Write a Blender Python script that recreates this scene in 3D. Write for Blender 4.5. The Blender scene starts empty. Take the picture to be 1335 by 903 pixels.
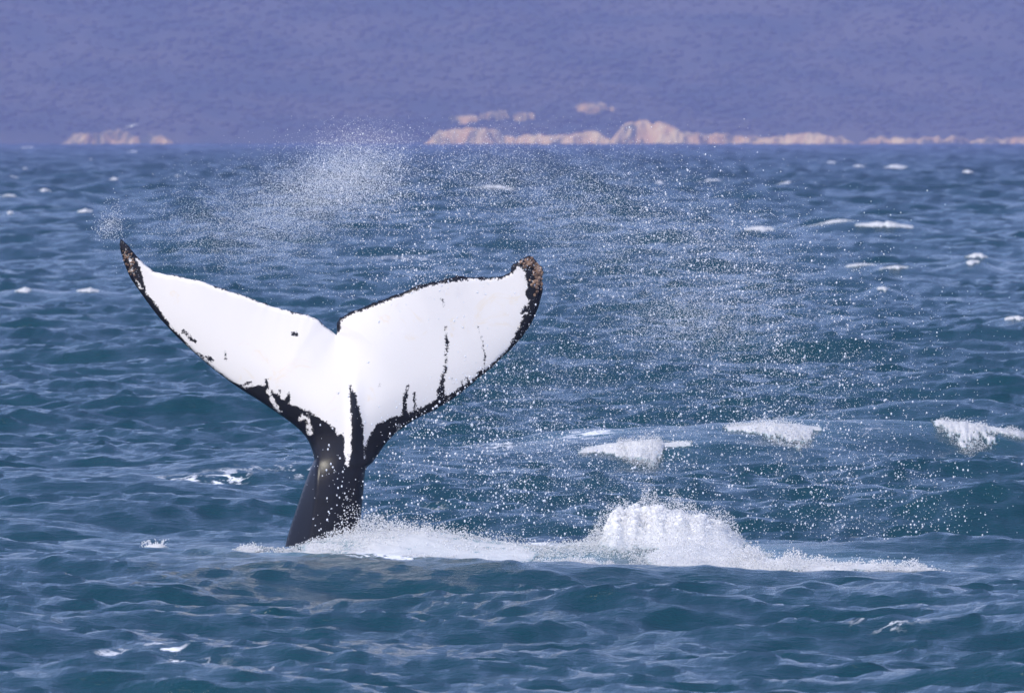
import bpy, bmesh, math, random
import numpy as np
from mathutils import Vector
from mathutils.geometry import delaunay_2d_cdt
from mathutils.noise import noise as pnoise

random.seed(7)
RNG = np.random.default_rng(11)
C = bpy.context.scene.collection
SC = bpy.context.scene

# ------------------------------------------------------------------ camera, sky, sun, exposure
F = 11125.0            # pixels per radian of a 1335 px wide frame (300 mm on a 36 mm sensor)
H = 4.35               # eye height above the water
HORIZON = 177.0        # row of the horizon
cam = bpy.data.cameras.new('camera')
cam.sensor_width = 36.0
cam.lens = F * 36.0 / 1335.0
cam.clip_start = 1.0
cam.clip_end = 20000.0
cam.dof.use_dof = True
cam.dof.focus_distance = 90.0
cam.dof.aperture_fstop = 7.0
camo = bpy.data.objects.new('camera', cam)
C.objects.link(camo)
camo.location = (0, 0, H)
camo.rotation_euler = (math.pi / 2 - math.atan((451.5 - HORIZON) / F), 0, 0)
SC.camera = camo

SUN_EL, SUN_AZ = math.radians(45), math.radians(222)     # azimuth clockwise from +Y
w = bpy.data.worlds.new('World')
SC.world = w
w.use_nodes = True
nt = w.node_tree
bg = nt.nodes['Background']
sky = nt.nodes.new('ShaderNodeTexSky')
sky.sky_type = 'NISHITA'
sky.sun_disc = False
sky.sun_elevation = SUN_EL
sky.sun_rotation = SUN_AZ
sky.air_density = 1.0
sky.dust_density = 0.8
sky.ozone_density = 6.0
sky_tint = nt.nodes.new('ShaderNodeMix')             # added colour tint shifting the whole sky and its reflections towards lilac
sky_tint.data_type = 'RGBA'; sky_tint.blend_type = 'MULTIPLY'
sky_tint.inputs[0].default_value = 1.0
sky_tint.inputs[7].default_value = (1.24, 1.02, 1.08, 1)
nt.links.new(sky.outputs[0], sky_tint.inputs[6])
nt.links.new(sky_tint.outputs[2], bg.inputs[0])
bg.inputs[1].default_value = 0.14
sun = bpy.data.lights.new('sun', 'SUN')
sun.energy = 2.35
sun.angle = math.radians(12)
sun.color = (1.0, 0.95, 0.80)
suno = bpy.data.objects.new('sun', sun)
C.objects.link(suno)
sd = Vector((math.sin(SUN_AZ) * math.cos(SUN_EL), math.cos(SUN_AZ) * math.cos(SUN_EL), math.sin(SUN_EL)))
suno.rotation_euler = sd.to_track_quat('Z', 'Y').to_euler()
SC.view_settings.view_transform = 'Standard'
SC.view_settings.look = 'None'
SC.view_settings.gamma = 1.0
SC.view_settings.exposure = 0.66
SC.cycles.max_bounces = 6
SC.cycles.caustics_reflective = False
SC.cycles.caustics_refractive = False

# ------------------------------------------------------------------ helpers
def at(px, py, Y):
    """a point seen at photo pixel px, py standing at distance Y"""
    return ((px - 667.5) / F * Y, Y, H - (py - HORIZON) / F * Y)

def ydist(py, z=0.0):
    return (H - z) * F / (py - HORIZON)

def sstep(a, b, x):
    t = np.clip((x - a) / (b - a), 0, 1)
    return t * t * (3 - 2 * t)

_LAT = np.random.default_rng(3).random((8, 256, 256))
def vnoise(x, y, k=0):
    x = np.asarray(x, float); y = np.asarray(y, float)
    xi = np.floor(x).astype(int); yi = np.floor(y).astype(int)
    fx = x - xi; fy = y - yi
    fx = fx * fx * fx * (fx * (fx * 6 - 15) + 10); fy = fy * fy * fy * (fy * (fy * 6 - 15) + 10)
    L = _LAT[k % 8]
    a = L[xi & 255, yi & 255]; b = L[(xi + 1) & 255, yi & 255]
    c = L[xi & 255, (yi + 1) & 255]; d = L[(xi + 1) & 255, (yi + 1) & 255]
    return (a * (1 - fx) + b * fx) * (1 - fy) + (c * (1 - fx) + d * fx) * fy

def fbm(x, y, octv=4, k=0, gain=0.5):
    s = 0; amp = 1; tot = 0
    for o in range(octv):
        s = s + amp * vnoise(x * 2 ** o + 17.3 * o, y * 2 ** o + 9.1 * o, k + o)
        tot += amp; amp *= gain
    return s / tot

def mesh_np(name, v, faces_flat, nper, smooth=True):
    """numpy vertices and a flat index list with nper corners per face -> mesh"""
    me = bpy.data.meshes.new(name)
    v = np.ascontiguousarray(v, np.float32)
    f = np.ascontiguousarray(faces_flat, np.int32).ravel()
    n = len(f) // nper
    me.vertices.add(len(v)); me.vertices.foreach_set('co', v.ravel())
    me.loops.add(len(f)); me.loops.foreach_set('vertex_index', f)
    me.polygons.add(n)
    me.polygons.foreach_set('loop_start', np.arange(0, n * nper, nper, dtype=np.int32))
    me.polygons.foreach_set('loop_total', np.full(n, nper, np.int32))
    me.polygons.foreach_set('use_smooth', np.full(n, smooth, bool))
    me.update(calc_edges=True)
    me.validate()
    return me

def attr(me, name, val):
    a = me.attributes.new(name, 'FLOAT', 'POINT')
    a.data.foreach_set('value', np.ascontiguousarray(val, np.float32))

def obj(name, me, mat=None, parent=None, **props):
    o = bpy.data.objects.new(name, me)
    C.objects.link(o)
    if mat: me.materials.append(mat)
    if parent: o.parent = parent
    for k, val in props.items(): o[k] = val
    return o

def material(name):
    m = bpy.data.materials.new(name); m.use_nodes = True
    n = m.node_tree.nodes; l = m.node_tree.links
    return m, n, l, n['Principled BSDF']

def node(n, typ, **kw):
    x = n.new(typ)
    for k, val in kw.items(): setattr(x, k, val)
    return x

def math_n(n, l, op, a, b=None, c=None, clamp=False):
    x = node(n, 'ShaderNodeMath', operation=op, use_clamp=clamp)
    for i, s in enumerate((a, b, c)):
        if s is None: continue
        if isinstance(s, (int, float)): x.inputs[i].default_value = s
        else: l.new(s, x.inputs[i])
    return x.outputs[0]

def mixc(n, l, fac, a, b):
    x = node(n, 'ShaderNodeMix', data_type='RGBA')
    for sock, s in ((x.inputs[0], fac), (x.inputs[6], a), (x.inputs[7], b)):
        if isinstance(s, tuple): sock.default_value = (*s, 1)
        elif isinstance(s, (int, float)): sock.default_value = s
        else: l.new(s, sock)
    return x.outputs[2]

def attr_n(n, name):
    return node(n, 'ShaderNodeAttribute', attribute_name=name).outputs['Fac']

def noise_n(n, l, scale, detail=3.0, rough=0.55, stretch=(1, 1, 1), dist=0.0):
    tc = node(n, 'ShaderNodeTexCoord'); mp = node(n, 'ShaderNodeMapping')
    mp.inputs['Scale'].default_value = stretch
    l.new(tc.outputs['Object'], mp.inputs[0])
    t = node(n, 'ShaderNodeTexNoise')
    t.inputs['Scale'].default_value = scale; t.inputs['Detail'].default_value = detail
    t.inputs['Roughness'].default_value = rough; t.inputs['Distortion'].default_value = dist
    l.new(mp.outputs[0], t.inputs['Vector'])
    return t.outputs['Fac']

def smooth_n(n, l, x, lo, hi):
    r = node(n, 'ShaderNodeMapRange', interpolation_type='SMOOTHSTEP')
    r.inputs[1].default_value = lo; r.inputs[2].default_value = hi
    l.new(x, r.inputs[0])
    return r.outputs[0]

# ------------------------------------------------------------------ materials
def mat_water():
    m, n, l, p = material('sea_water')
    foam = attr_n(n, 'foam'); aer = attr_n(n, 'aerated')
    big = noise_n(n, l, 0.35, 3, 0.6)
    deep = mixc(n, l, big, (0.003, 0.031, 0.045), (0.007, 0.049, 0.063))
    body = mixc(n, l, aer, deep, (0.075, 0.21, 0.25))
    # lacy foam: two ridged noises, broken by the foam density of the vertex
    n1 = noise_n(n, l, 2.2, 5, 0.62, (0.55, 0.38, 1), 1.0)
    r1 = math_n(n, l, 'ABSOLUTE', math_n(n, l, 'SUBTRACT', n1, 0.5))
    lace = smooth_n(n, l, r1, 0.085, 0.0)
    n2 = noise_n(n, l, 9.0, 4, 0.7, (1, 0.4, 1))
    dens = math_n(n, l, 'MULTIPLY', foam, math_n(n, l, 'ADD', lace, math_n(n, l, 'MULTIPLY', foam, 0.42)))
    fm = smooth_n(n, l, math_n(n, l, 'MULTIPLY', dens, math_n(n, l, 'ADD', n2, 0.45)), 0.22, 0.62)
    l.new(mixc(n, l, fm, body, (0.80, 0.82, 0.86)), p.inputs['Base Color'])
    l.new(math_n(n, l, 'MULTIPLY_ADD', fm, 0.4, math_n(n, l, 'MULTIPLY_ADD', attr_n(n, 'chop'), 0.18, 0.13)), p.inputs['Roughness'])
    p.inputs['IOR'].default_value = 1.333
    b1 = noise_n(n, l, 7.0, 5, 0.65, (0.45, 0.9, 1), 0.4)
    bp = node(n, 'ShaderNodeBump'); bp.inputs['Strength'].default_value = 0.75
    bp.inputs['Distance'].default_value = 0.05
    l.new(b1, bp.inputs['Height'])
    b2 = noise_n(n, l, 24.0, 3, 0.6, (0.5, 1, 1), 0.3)
    bq = node(n, 'ShaderNodeBump'); bq.inputs['Strength'].default_value = 0.6; bq.inputs['Distance'].default_value = 0.015
    l.new(b2, bq.inputs['Height']); l.new(bp.outputs[0], bq.inputs['Normal']); l.new(bq.outputs[0], p.inputs['Normal'])
    return m

def mat_foam(name, lace=0.0, scale=5.0):
    m, n, l, p = material(name)
    d = attr_n(n, 'dens')
    nz = noise_n(n, l, scale, 5, 0.65, (1, 1, 1.5), 0.5)
    k = smooth_n(n, l, math_n(n, l, 'ADD', d, math_n(n, l, 'MULTIPLY', math_n(n, l, 'SUBTRACT', nz, 0.5), 1.5)), 0.05 + lace, 0.35 + lace)
    thin = smooth_n(n, l, math_n(n, l, 'ADD', d, math_n(n, l, 'MULTIPLY', math_n(n, l, 'SUBTRACT', nz, 0.5), 1.2)), -0.02 + lace * 0.6, 0.22 + lace * 0.6)
    col = mixc(n, l, k, (0.46, 0.60, 0.64), (0.95, 0.955, 0.96))
    l.new(col, p.inputs['Base Color'])
    p.inputs['Roughness'].default_value = 0.6
    p.inputs['Specular IOR Level'].default_value = 0.3
    tr = node(n, 'ShaderNodeBsdfTranslucent'); l.new(col, tr.inputs[0])
    mx = node(n, 'ShaderNodeMixShader'); mx.inputs[0].default_value = 0.42
    l.new(p.outputs[0], mx.inputs[1]); l.new(tr.outputs[0], mx.inputs[2])
    tp = node(n, 'ShaderNodeBsdfTransparent'); my = node(n, 'ShaderNodeMixShader')
    l.new(thin, my.inputs[0]); l.new(tp.outputs[0], my.inputs[1]); l.new(mx.outputs[0], my.inputs[2])
    l.new(my.outputs[0], n['Material Output'].inputs[0])
    fine = noise_n(n, l, 26.0, 4, 0.7)
    bp = node(n, 'ShaderNodeBump'); bp.inputs['Strength'].default_value = 0.5; bp.inputs['Distance'].default_value = 0.03
    l.new(fine, bp.inputs['Height']); l.new(bp.outputs[0], p.inputs['Normal'])
    return m

def mat_drops():
    m, n, l, p = material('water_droplets')
    p.inputs['Base Color'].default_value = (0.90, 0.92, 0.95, 1)
    p.inputs['Roughness'].default_value = 0.25
    tr = node(n, 'ShaderNodeBsdfTranslucent'); tr.inputs[0].default_value = (0.9, 0.92, 0.95, 1)
    mx = node(n, 'ShaderNodeMixShader'); mx.inputs[0].default_value = 0.35
    l.new(p.outputs[0], mx.inputs[1]); l.new(tr.outputs[0], mx.inputs[2])
    l.new(mx.outputs[0], n['Material Output'].inputs[0])
    return m

def mat_whale():
    m, n, l, p = material('whale_skin')
    s = attr_n(n, 'white')           # signed distance in metres into the white marking
    a = noise_n(n, l, 16.0, 4, 0.7)
    b = noise_n(n, l, 50.0, 3, 0.6)
    e = math_n(n, l, 'ADD', s, math_n(n, l, 'MULTIPLY', math_n(n, l, 'SUBTRACT', a, 0.5), 0.085))
    e = math_n(n, l, 'ADD', e, math_n(n, l, 'MULTIPLY', math_n(n, l, 'SUBTRACT', b, 0.5), 0.055))
    k = smooth_n(n, l, e, -0.006, 0.009)
    stain = smooth_n(n, l, noise_n(n, l, 2.3, 5, 0.7, (1, 1, 1), 1.2), 0.56, 0.70)
    white = mixc(n, l, math_n(n, l, 'MULTIPLY', stain, 0.55), (0.80, 0.765, 0.73), (0.78, 0.67, 0.50))
    scuff = smooth_n(n, l, noise_n(n, l, 7.0, 6, 0.75), 0.62, 0.8)
    black = mixc(n, l, math_n(n, l, 'MULTIPLY', scuff, 0.4), (0.010, 0.011, 0.015), (0.024, 0.025, 0.03))
    l.new(mixc(n, l, k, black, white), p.inputs['Base Color'])
    p.inputs['Roughness'].default_value = 0.32; p.inputs['Specular IOR Level'].default_value = 0.20
    bp = node(n, 'ShaderNodeBump'); bp.inputs['Strength'].default_value = 0.06; bp.inputs['Distance'].default_value = 0.02
    l.new(a, bp.inputs['Height']); l.new(bp.outputs[0], p.inputs['Normal'])
    return m

def mat_simple(name, c1, c2, scale, rough=0.85, stretch=(1, 1, 1), lo=0.35, hi=0.65):
    m, n, l, p = material(name)
    k = smooth_n(n, l, noise_n(n, l, scale, 4, 0.6, stretch), lo, hi)
    l.new(mixc(n, l, k, c1, c2), p.inputs['Base Color'])
    p.inputs['Roughness'].default_value = rough
    return m

M_WATER = mat_water()
M_FOAM = mat_foam('white_foam')
M_LACE = mat_foam('thin_foam', 0.42)
M_CREST = mat_foam('crest_foam', 0.26, 9.0)
M_DROP = mat_drops()
M_WHALE = mat_whale()
M_BARN = mat_simple('barnacle_shell', (0.09, 0.055, 0.04), (0.34, 0.22, 0.15), 14.0)
M_GULL = mat_simple('gull_feathers', (0.78, 0.78, 0.78), (0.62, 0.63, 0.66), 6.0)
M_HILL = mat_simple('scrub_ground', (0.022, 0.040, 0.036), (0.072, 0.072, 0.055), 0.02)
M_TREE = mat_simple('tree_leaves', (0.022, 0.040, 0.036), (0.072, 0.072, 0.055), 0.02)
def mat_cliff(name, lo, hi):
    m, n, l, p = material(name)
    k = smooth_n(n, l, noise_n(n, l, 0.12, 4, 0.6, (1, 1, 0.3)), 0.35, 0.65)
    rock = mixc(n, l, k, (0.52, 0.30, 0.11), (0.64, 0.47, 0.22))
    scrub = smooth_n(n, l, noise_n(n, l, 0.10, 5, 0.7, (1, 1, 0.22), 0.6), lo, hi)
    l.new(mixc(n, l, scrub, rock, (0.06, 0.07, 0.04)), p.inputs['Base Color'])
    p.inputs['Roughness'].default_value = 0.9
    return m
M_CLIFF = mat_cliff('ochre_rock', 0.46, 0.66)
M_SCRUB = mat_cliff('scrubby_rock', 0.42, 0.62)
M_FAINT = mat_cliff('sandy_scrub', 0.36, 0.60)

# ------------------------------------------------------------------ the sea: two wave fields from a wind spectrum
WDIR = np.array((-0.24, -0.97))
def cascade(L, N, lmin, lmax, seed, lp=10.0, s=3.0, A=None, std=None):
    k1 = 2 * np.pi * np.fft.fftfreq(N, L / N)
    kx, ky = np.meshgrid(k1, k1, indexing='ij')
    k = np.hypot(kx, ky); k[0, 0] = 1e-6
    kp = 2 * np.pi / lp
    c = (kx * WDIR[0] + ky * WDIR[1]) / k
    P = np.exp(-1.25 * (kp / k) ** 2) / k ** 4 * np.clip(0.5 + 0.5 * c, 0, 1) ** s
    lam = 2 * np.pi / k
    P *= (lam < lmax) & (lam >= lmin); P[0, 0] = 0
    r = np.random.default_rng(seed)
    h0 = (r.standard_normal((N, N)) + 1j * r.standard_normal((N, N))) * np.sqrt(P * (2 * np.pi / L) ** 2)
    h = np.real(np.fft.ifft2(h0)) * N * N
    if A is None: A = std / h.std()
    dx = np.real(np.fft.ifft2(-1j * kx / k * h0)) * N * N
    dy = np.real(np.fft.ifft2(-1j * ky / k * h0)) * N * N
    return dict(L=L, N=N, h=h * A, dx=dx * A, dy=dy * A), A

WA, AMP = cascade(173.0, 1024, 1.1, 60.0, 21, lp=10.0, s=6.0, std=0.118)
WB, _ = cascade(37.0, 1024, 0.10, 1.1, 22, s=5.0, A=AMP * 1.8)

def bil(cs, key, x, y):
    L, N = cs['L'], cs['N']
    u = (x / L * N) % N; v = (y / L * N) % N
    i = np.floor(u).astype(int); j = np.floor(v).astype(int)
    fu = u - i; fv = v - j
    i %= N; j %= N; i2 = (i + 1) % N; j2 = (j + 1) % N
    g = cs[key]
    return (g[i, j] * (1 - fu) + g[i2, j] * fu) * (1 - fv) + (g[i, j2] * (1 - fu) + g[i2, j2] * fu) * fv

# breaking crests: x, y, amplitude, half length, half depth, how far the wind waves are calmed there
RIDGES = []
def ridge(px, Y, A, sx, sy, calm=0.5, tilt=0.0):
    RIDGES.append(((px - 667.5) / F * Y, Y, A, sx, sy, calm, tilt))

def sea_disp(x, y):
    x = np.asarray(x, float); y = np.asarray(y, float)
    far = np.clip(220.0 / np.maximum(y, 1.0), 0.4, 1.0)
    h = bil(WA, 'h', x, y) + bil(WB, 'h', x, y) * far
    dx = bil(WA, 'dx', x, y) + bil(WB, 'dx', x, y) * far
    dy = bil(WA, 'dy', x, y) + bil(WB, 'dy', x, y) * far
    grow = 1.0 + 1.8 * sstep(130, 900, y)
    calm = np.ones_like(x); add = np.zeros_like(x)
    for (cx, cy, A, sx, sy, c, tl) in RIDGES:
        ex = (x - cx) / sx; ey = (y - cy - tl * (x - cx)) / sy
        m = (np.abs(ex) < 4) & (np.abs(ey) < 4)
        if not m.any(): continue
        exm, eym = ex[m], ey[m]
        eym = np.where(eym < 0, eym * 1.35, eym)          # steeper lee face towards the camera
        g = np.exp(-0.5 * (exm ** 2 + eym ** 2))
        calm[m] *= 1 - c * np.exp(-0.5 * ((exm / 1.3) ** 2 + (eym / 1.3) ** 2)); add[m] += A * g
    h = h * calm * grow + add
    return -0.5 * dx * calm, -0.5 * dy * calm, h

# the waves the photograph shows by themselves
ridge(520, 89.6, 0.25, 0.95, 1.1, 0.75)          # swell of white water beside the tail
ridge(760, 87.2, 0.06, 1.6, 1.4, 0.75)
ridge(870, 88.6, 0.10, 0.9, 1.3, 0.8)
ridge(1090, 86.2, 0.08, 1.2, 1.2, 0.75)
ridge(420, 84.8, 0.10, 1.6, 0.9, 0.4)
ridge(960, 83.6, 0.13, 2.6, 0.8, 0.5)
ridge(395, 91.0, -0.05, 1.4, 2.0, 0.8)
ridge(700, 88.0, -0.07, 3.2, 3.2, 0.0)
ridge(880, 113.0, 0.33, 2.1, 1.6, 0.6)           # the dark wave with two broken crests
ridge(1030, 115.0, 0.33, 1.7, 1.6, 0.6)
ridge(1285, 115.5, 0.33, 1.3, 1.5, 0.6)
ridge(750, 117.0, 0.26, 1.2, 1.4, 0.5)
ridge(1190, 128.0, 0.30, 1.6, 1.8, 0.4)
ridge(300, 109.0, 0.22, 2.6, 1.4, 0.4)
ridge(200, 101.0, 0.18, 1.2, 1.0, 0.4)
ridge(30, 95.0, 0.15, 0.9, 1.2, 0.4)

# whitecaps: px, py of the foot, width and height in pixels, label
CAPS = [
 (828, 612, 150, 34, 'white breaking crest on the dark wave behind the splash mound, left of its two', 1),
 (1010, 611, 134, 32, 'white breaking crest tumbling down the dark wave, straight above the right foam line', 1),
 (1278, 604, 128, 26, 'long ragged white crest at the right edge, level with the base of the flukes', 1),
 (930, 240, 42, 9, 'compact bright whitecap on the far sea right below the pale cliffs', 0),
 (643, 248, 62, 8, 'thin wide whitecap on the far sea between the mist plume and the spray arc', 0),
 (1153, 297, 66, 11, 'broad bright whitecap, right-hand of the close pair at middle distance', 0),
 (1084, 294, 58, 7, 'thin whitecap, left-hand of the close pair at middle distance', 0),
 (1165, 220, 32, 6, 'small double whitecap far off near the right part of the shore', 0),
 (1118, 203, 14, 4, 'tiny whitecap nearest the shore below the right end of the cliffs', 0),
 (1120, 219, 14, 4, 'tiny whitecap just left of the far double whitecap', 0),
 (1082, 212, 14, 3, 'tiny faint whitecap far off, third left of the double whitecap', 0),
 (1030, 240, 34, 6, 'slanting small whitecap on the far sea, right of the compact bright one', 0),
 (1262, 225, 13, 4, 'tiny lone whitecap far off towards the right edge', 0),
 (1269, 337, 16, 5, 'small whitecap below and right of the close pair', 0),
 (1273, 334, 28, 10, 'ragged whitecap on a small crest near the right edge, mid-distance', 0),
 (1165, 348, 34, 8, 'low fading whitecap below the close pair', 0),
 (1122, 344, 36, 5, 'thin fading whitecap left of the low one below the close pair', 0),
 (1151, 372, 12, 5, 'tiny whitecap right of the spray arc at mid-distance', 0),
 (1322, 409, 22, 7, 'small whitecap close to the right edge above the ragged crest', 0),
 (858, 238, 12, 5, 'tiny whitecap immediately left of the compact bright one', 0),
 (820, 243, 14, 4, 'tiny faint whitecap under the rock mound of the far shore', 0),
 (990, 296, 34, 5, 'faint thin whitecap left of the close pair, inside the spray arc', 0),
 (37, 195, 28, 5, 'bright double whitecap on the horizon line at far left', 0),
 (174, 201, 14, 6, 'dim whitecap below the flying gull', 0),
 (117, 209, 9, 4, 'tiny whitecap right of the horizon whitecap at left', 0),
 (32, 221, 9, 4, 'tiny whitecap upper of the two below the horizon whitecap', 0),
 (18, 230, 12, 4, 'tiny whitecap lower of the two below the horizon whitecap', 0),
 (60, 249, 16, 5, 'small slanting whitecap in the middle of the far left group', 0),
 (12, 255, 22, 5, 'thin whitecap touching the left edge of the photo', 0),
 (13, 273, 7, 4, 'tiny white fleck lowest in the far left group', 0),
 (111, 272, 18, 6, 'whitecap on a dark little crest above the left fluke tip', 0),
 (148, 235, 10, 4, 'tiny whitecap between the gull and the left fluke tip', 0),
 (234, 229, 12, 4, 'tiny whitecap left of the mist plume', 0),
 (31, 374, 20, 7, 'small whitecap by the left edge, left of its pair level with the left fluke', 0),
 (113, 374, 26, 6, 'small whitecap beside the left fluke, right of its pair', 0),
]
CAPINFO = []
for (px, py, wp, hp, lab, near) in CAPS:
    if near:
        Y = {828: 112.3, 1010: 113.9, 1278: 115.0}[px]
    else:
        A0 = 0.30
        Y = min(ydist(py - 0.55 * hp, 0.45 + A0), 3000)
        for _ in range(3):
            A0 = 0.30 + 0.30 * min(1, max(0, (Y - 150) / 400))
            Y = min(max(ydist(py - 0.6 * hp, A0 + 0.15), 150), 3000)
        ridge(px, Y + 0.4, A0, wp / F * Y * 0.75 + 0.3, 1.1 + Y / 500, 0.7)
    CAPINFO.append((px, py, wp, hp, lab, near, Y))

def build_sea():
    rows = [4.0]
    while rows[-1] < 62: rows.append(rows[-1] + 0.6)
    while rows[-1] < 130: rows.append(rows[-1] + 0.13)
    while rows[-1] < 1200: rows.append(rows[-1] + 0.13 * (rows[-1] / 130) ** 1.46)
    side = 0.084 + 0.75 * (np.linspace(0, 1, 19)[1:]) ** 2
    def grid(rows, nfine, off):
        cols = np.concatenate((-side[::-1], np.linspace(-0.084, 0.084, nfine), side))
        Yg, U = np.meshgrid(np.array(rows), cols, indexing='ij')
        i = np.arange(Yg.size).reshape(Yg.shape) + off
        f = np.stack((i[:-1, :-1], i[:-1, 1:], i[1:, 1:], i[1:, :-1]), -1).reshape(-1)
        return (U * Yg).ravel(), Yg.ravel(), f
    xa, ya, fa = grid(rows, 240, 0)
    xb, yb, fb = grid(np.arange(rows[-1] - 0.05, 4150, 2.5), 84, len(xa))
    x = np.concatenate((xa, xb)); y = np.concatenate((ya, yb))
    dx, dy, z = sea_disp(x, y)
    v = np.stack((x + dx, y + dy, z), 1)
    me = mesh_np('sea', v, np.concatenate((fa, fb)), 4)
    # foam drifting on the water and aerated water, in metres on the surface
    foam = np.zeros_like(x); aer = np.zeros_like(x)
    def blob(px, py, sxp, sy, a, what, Y=None, tilt=0.0):
        Yc = Y or ydist(py); cx = (px - 667.5) / F * Yc; sx = sxp / F * Yc
        g = a * np.exp(-0.5 * (((x - cx) / sx) ** 2 + ((y - Yc - tilt * (x - cx)) / sy) ** 2))
        what += g
    for a in ((165, 627, 40, 0.5, .68, None, .3), (235, 632, 80, 0.9, .72, None), (290, 624, 50, 0.8, .68, None),
              (375, 622, 35, 0.4, .68, None), (130, 588, 45, 0.3, .5, None), (20, 495, 18, 1.0, .5, None),
              (130, 858, 22, 0.7, .82, None, .8), (205, 856, 30, 0.6, .85, None), (260, 866, 40, 0.6, .85, None), (335, 872, 34, .7, .9, None),
              (1080, 818, 45, 0.4, .68, None), (1150, 826, 60, .4, .64, None), (1220, 806, 50, 0.4, .6, None),
              (240, 400, 40, 1.5, .4, None), (520, 340, 60, 3.0, .6, None), (640, 600, 60, 1.5, .5, None),
              (750, 600, 60, 0.9, .75, 115.6), (900, 425, 60, 3.0, .6, None), (1130, 432, 60, 2.5, .5, None),
              (1210, 290, 60, 8, .3, None), (560, 660, 30, .4, .7, None), (700, 700, 60, 0.8, .7, 90.4),
              (600, 700, 70, 0.7, .85, 90.0), (760, 695, 60, .5, .7, 90.6), (1130, 590, 40, .7, .6, 114), (960, 606, 40, .8, .8, 114.6), (790, 606, 40, .8, .8, 113.4), (1240, 606, 40, .7, .7, 115.6), (1330, 598, 30, .7, .7, 115.6), (900, 640, 60, .8, .5, None), (1120, 690, 70, .6, .45, None), (980, 660, 60, .6, .4, None), (1320, 540, 40, 1.0, .6, None),
              (1265, 740, 20, .5, .5, None), (430, 742, 40, .45, .8, 86.2), (500, 748, 50, .5, .8, 85.5), (590, 752, 55, .5, .8, 85.0), (670, 752, 45, .6, .85, 85.3), (360, 722, 25, .5, .6, 88.2), (1120, 655, 60, .5, .35, None)):
        blob(*a[:5], foam, a[5], a[6] if len(a) > 6 else 0.0)
    for a in ((560, 735, 110, 1.6, .75, 88.0), (640, 745, 60, 1.2, .6, 86.6), (330, 735, 60, .8, .45, 87), (450, 740, 90, 1.0, .5, 86.6),
              (780, 720, 60, 1.2, .6, 88.4), (930, 720, 60, 1.2, .5, 88.4), (1080, 735, 90, 0.8, .45, 86.5),
              (880, 610, 40, .7, .12, 112.6), (1030, 610, 60, .8, .15, 114), (1280, 610, 60, .8, .2, 115), (760, 600, 50, .8, .35, 115.6)):
        blob(*a[:5], aer, a[5])
    foam *= 0.15 + 0.9 * fbm(x * 1.6, y * 0.6, 3, 2)
    attr(me, 'chop', sstep(120, 900, y)); attr(me, 'foam', np.clip(foam, 0, 1)); attr(me, 'aerated', np.clip(aer, 0, 1))
    return obj('sea', me, M_WATER, kind='structure')
build_sea()

# ------------------------------------------------------------------ far shore: hillside, wood, cliffs
def shore_y(x):
    return 3990 + 30 * fbm(np.asarray(x) * 0.006 + 5, np.zeros_like(x) + 2.0, 3, 1)

def hill_z(x, y):
    d = y - shore_y(x)
    base = np.where(d < 0, d * 0.08, 0)
    up = 5.0 * sstep(0, 12, d) + np.maximum(d, 0) * 0.21
    r = (fbm(x * 0.0035, y * 0.0035, 4, 3) - 0.5) * 60 * sstep(20, 300, d) + (fbm(x * 0.02, y * 0.02, 3, 5) - 0.5) * 9 * sstep(5, 60, d)
    return base + up + r

def build_hill():
    xs = np.linspace(-1500, 1500, 380)
    ys = np.concatenate((np.linspace(3978, 4100, 60), np.linspace(4108, 4900, 70)))
    Xg, Yg = np.meshgrid(xs, ys, indexing='ij')
    Z = np.maximum(hill_z(Xg, Yg), -1.4)
    n0, n1 = Xg.shape
    i = np.arange(n0 * n1).reshape(n0, n1)
    f = np.stack((i[:-1, :-1], i[1:, :-1], i[1:, 1:], i[:-1, 1:]), -1)
    obj('hillside', mesh_np('hillside', np.stack((Xg, Yg, Z), -1).reshape(-1, 3), f, 4), M_HILL, kind='structure')
build_hill()

def ico(sub):
    bm = bmesh.new(); bmesh.ops.create_icosphere(bm, subdivisions=sub, radius=1.0)
    v = np.array([q.co[:] for q in bm.verts]); f = np.array([[q.index for q in t.verts] for t in bm.faces]); bm.free()
    return v, f
ICO1 = ico(1); ICO2 = ico(2)
OCT = (np.array([(1, 0, 0), (-1, 0, 0), (0, 1, 0), (0, -1, 0), (0, 0, 1), (0, 0, -1)], float),
       np.array([(0, 2, 4), (2, 1, 4), (1, 3, 4), (3, 0, 4), (2, 0, 5), (1, 2, 5), (3, 1, 5), (0, 3, 5)]))
TET = (np.array([(1, 1, 1), (1, -1, -1), (-1, 1, -1), (-1, -1, 1)], float) / 1.732 * 1.4, np.array([(0, 1, 2), (0, 3, 1), (0, 2, 3), (1, 3, 2)]))

def balls(template, P, R, stretch=None, jitter=0.0, rng=RNG):
    """many small closed pieces in one vertex / triangle array"""
    V0, F0 = template
    P = np.asarray(P, float); R = np.asarray(R, float)
    n = len(P)
    # random rotations
    q = rng.standard_normal((n, 4)); q /= np.linalg.norm(q, axis=1, keepdims=True)
    a, b, c, d = q.T
    Rm = np.stack((1 - 2 * (c * c + d * d), 2 * (b * c - a * d), 2 * (b * d + a * c),
                   2 * (b * c + a * d), 1 - 2 * (b * b + d * d), 2 * (c * d - a * b),
                   2 * (b * d - a * c), 2 * (c * d + a * b), 1 - 2 * (b * b + c * c)), 1).reshape(n, 3, 3)
    V = np.einsum('nij,vj->nvi', Rm, V0)
    if jitter: V *= 1 + jitter * (rng.random((n, len(V0), 1)) - 0.5) * 2
    V *= R[:, None, None]
    if stretch is not None: V *= np.asarray(stretch)[..., None, :] if np.ndim(stretch) > 1 else np.asarray(stretch)
    V = V + P[:, None, :]
    Fc = F0[None] + (np.arange(n) * len(V0))[:, None, None]
    return V.reshape(-1, 3), Fc.reshape(-1, 3)

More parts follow.
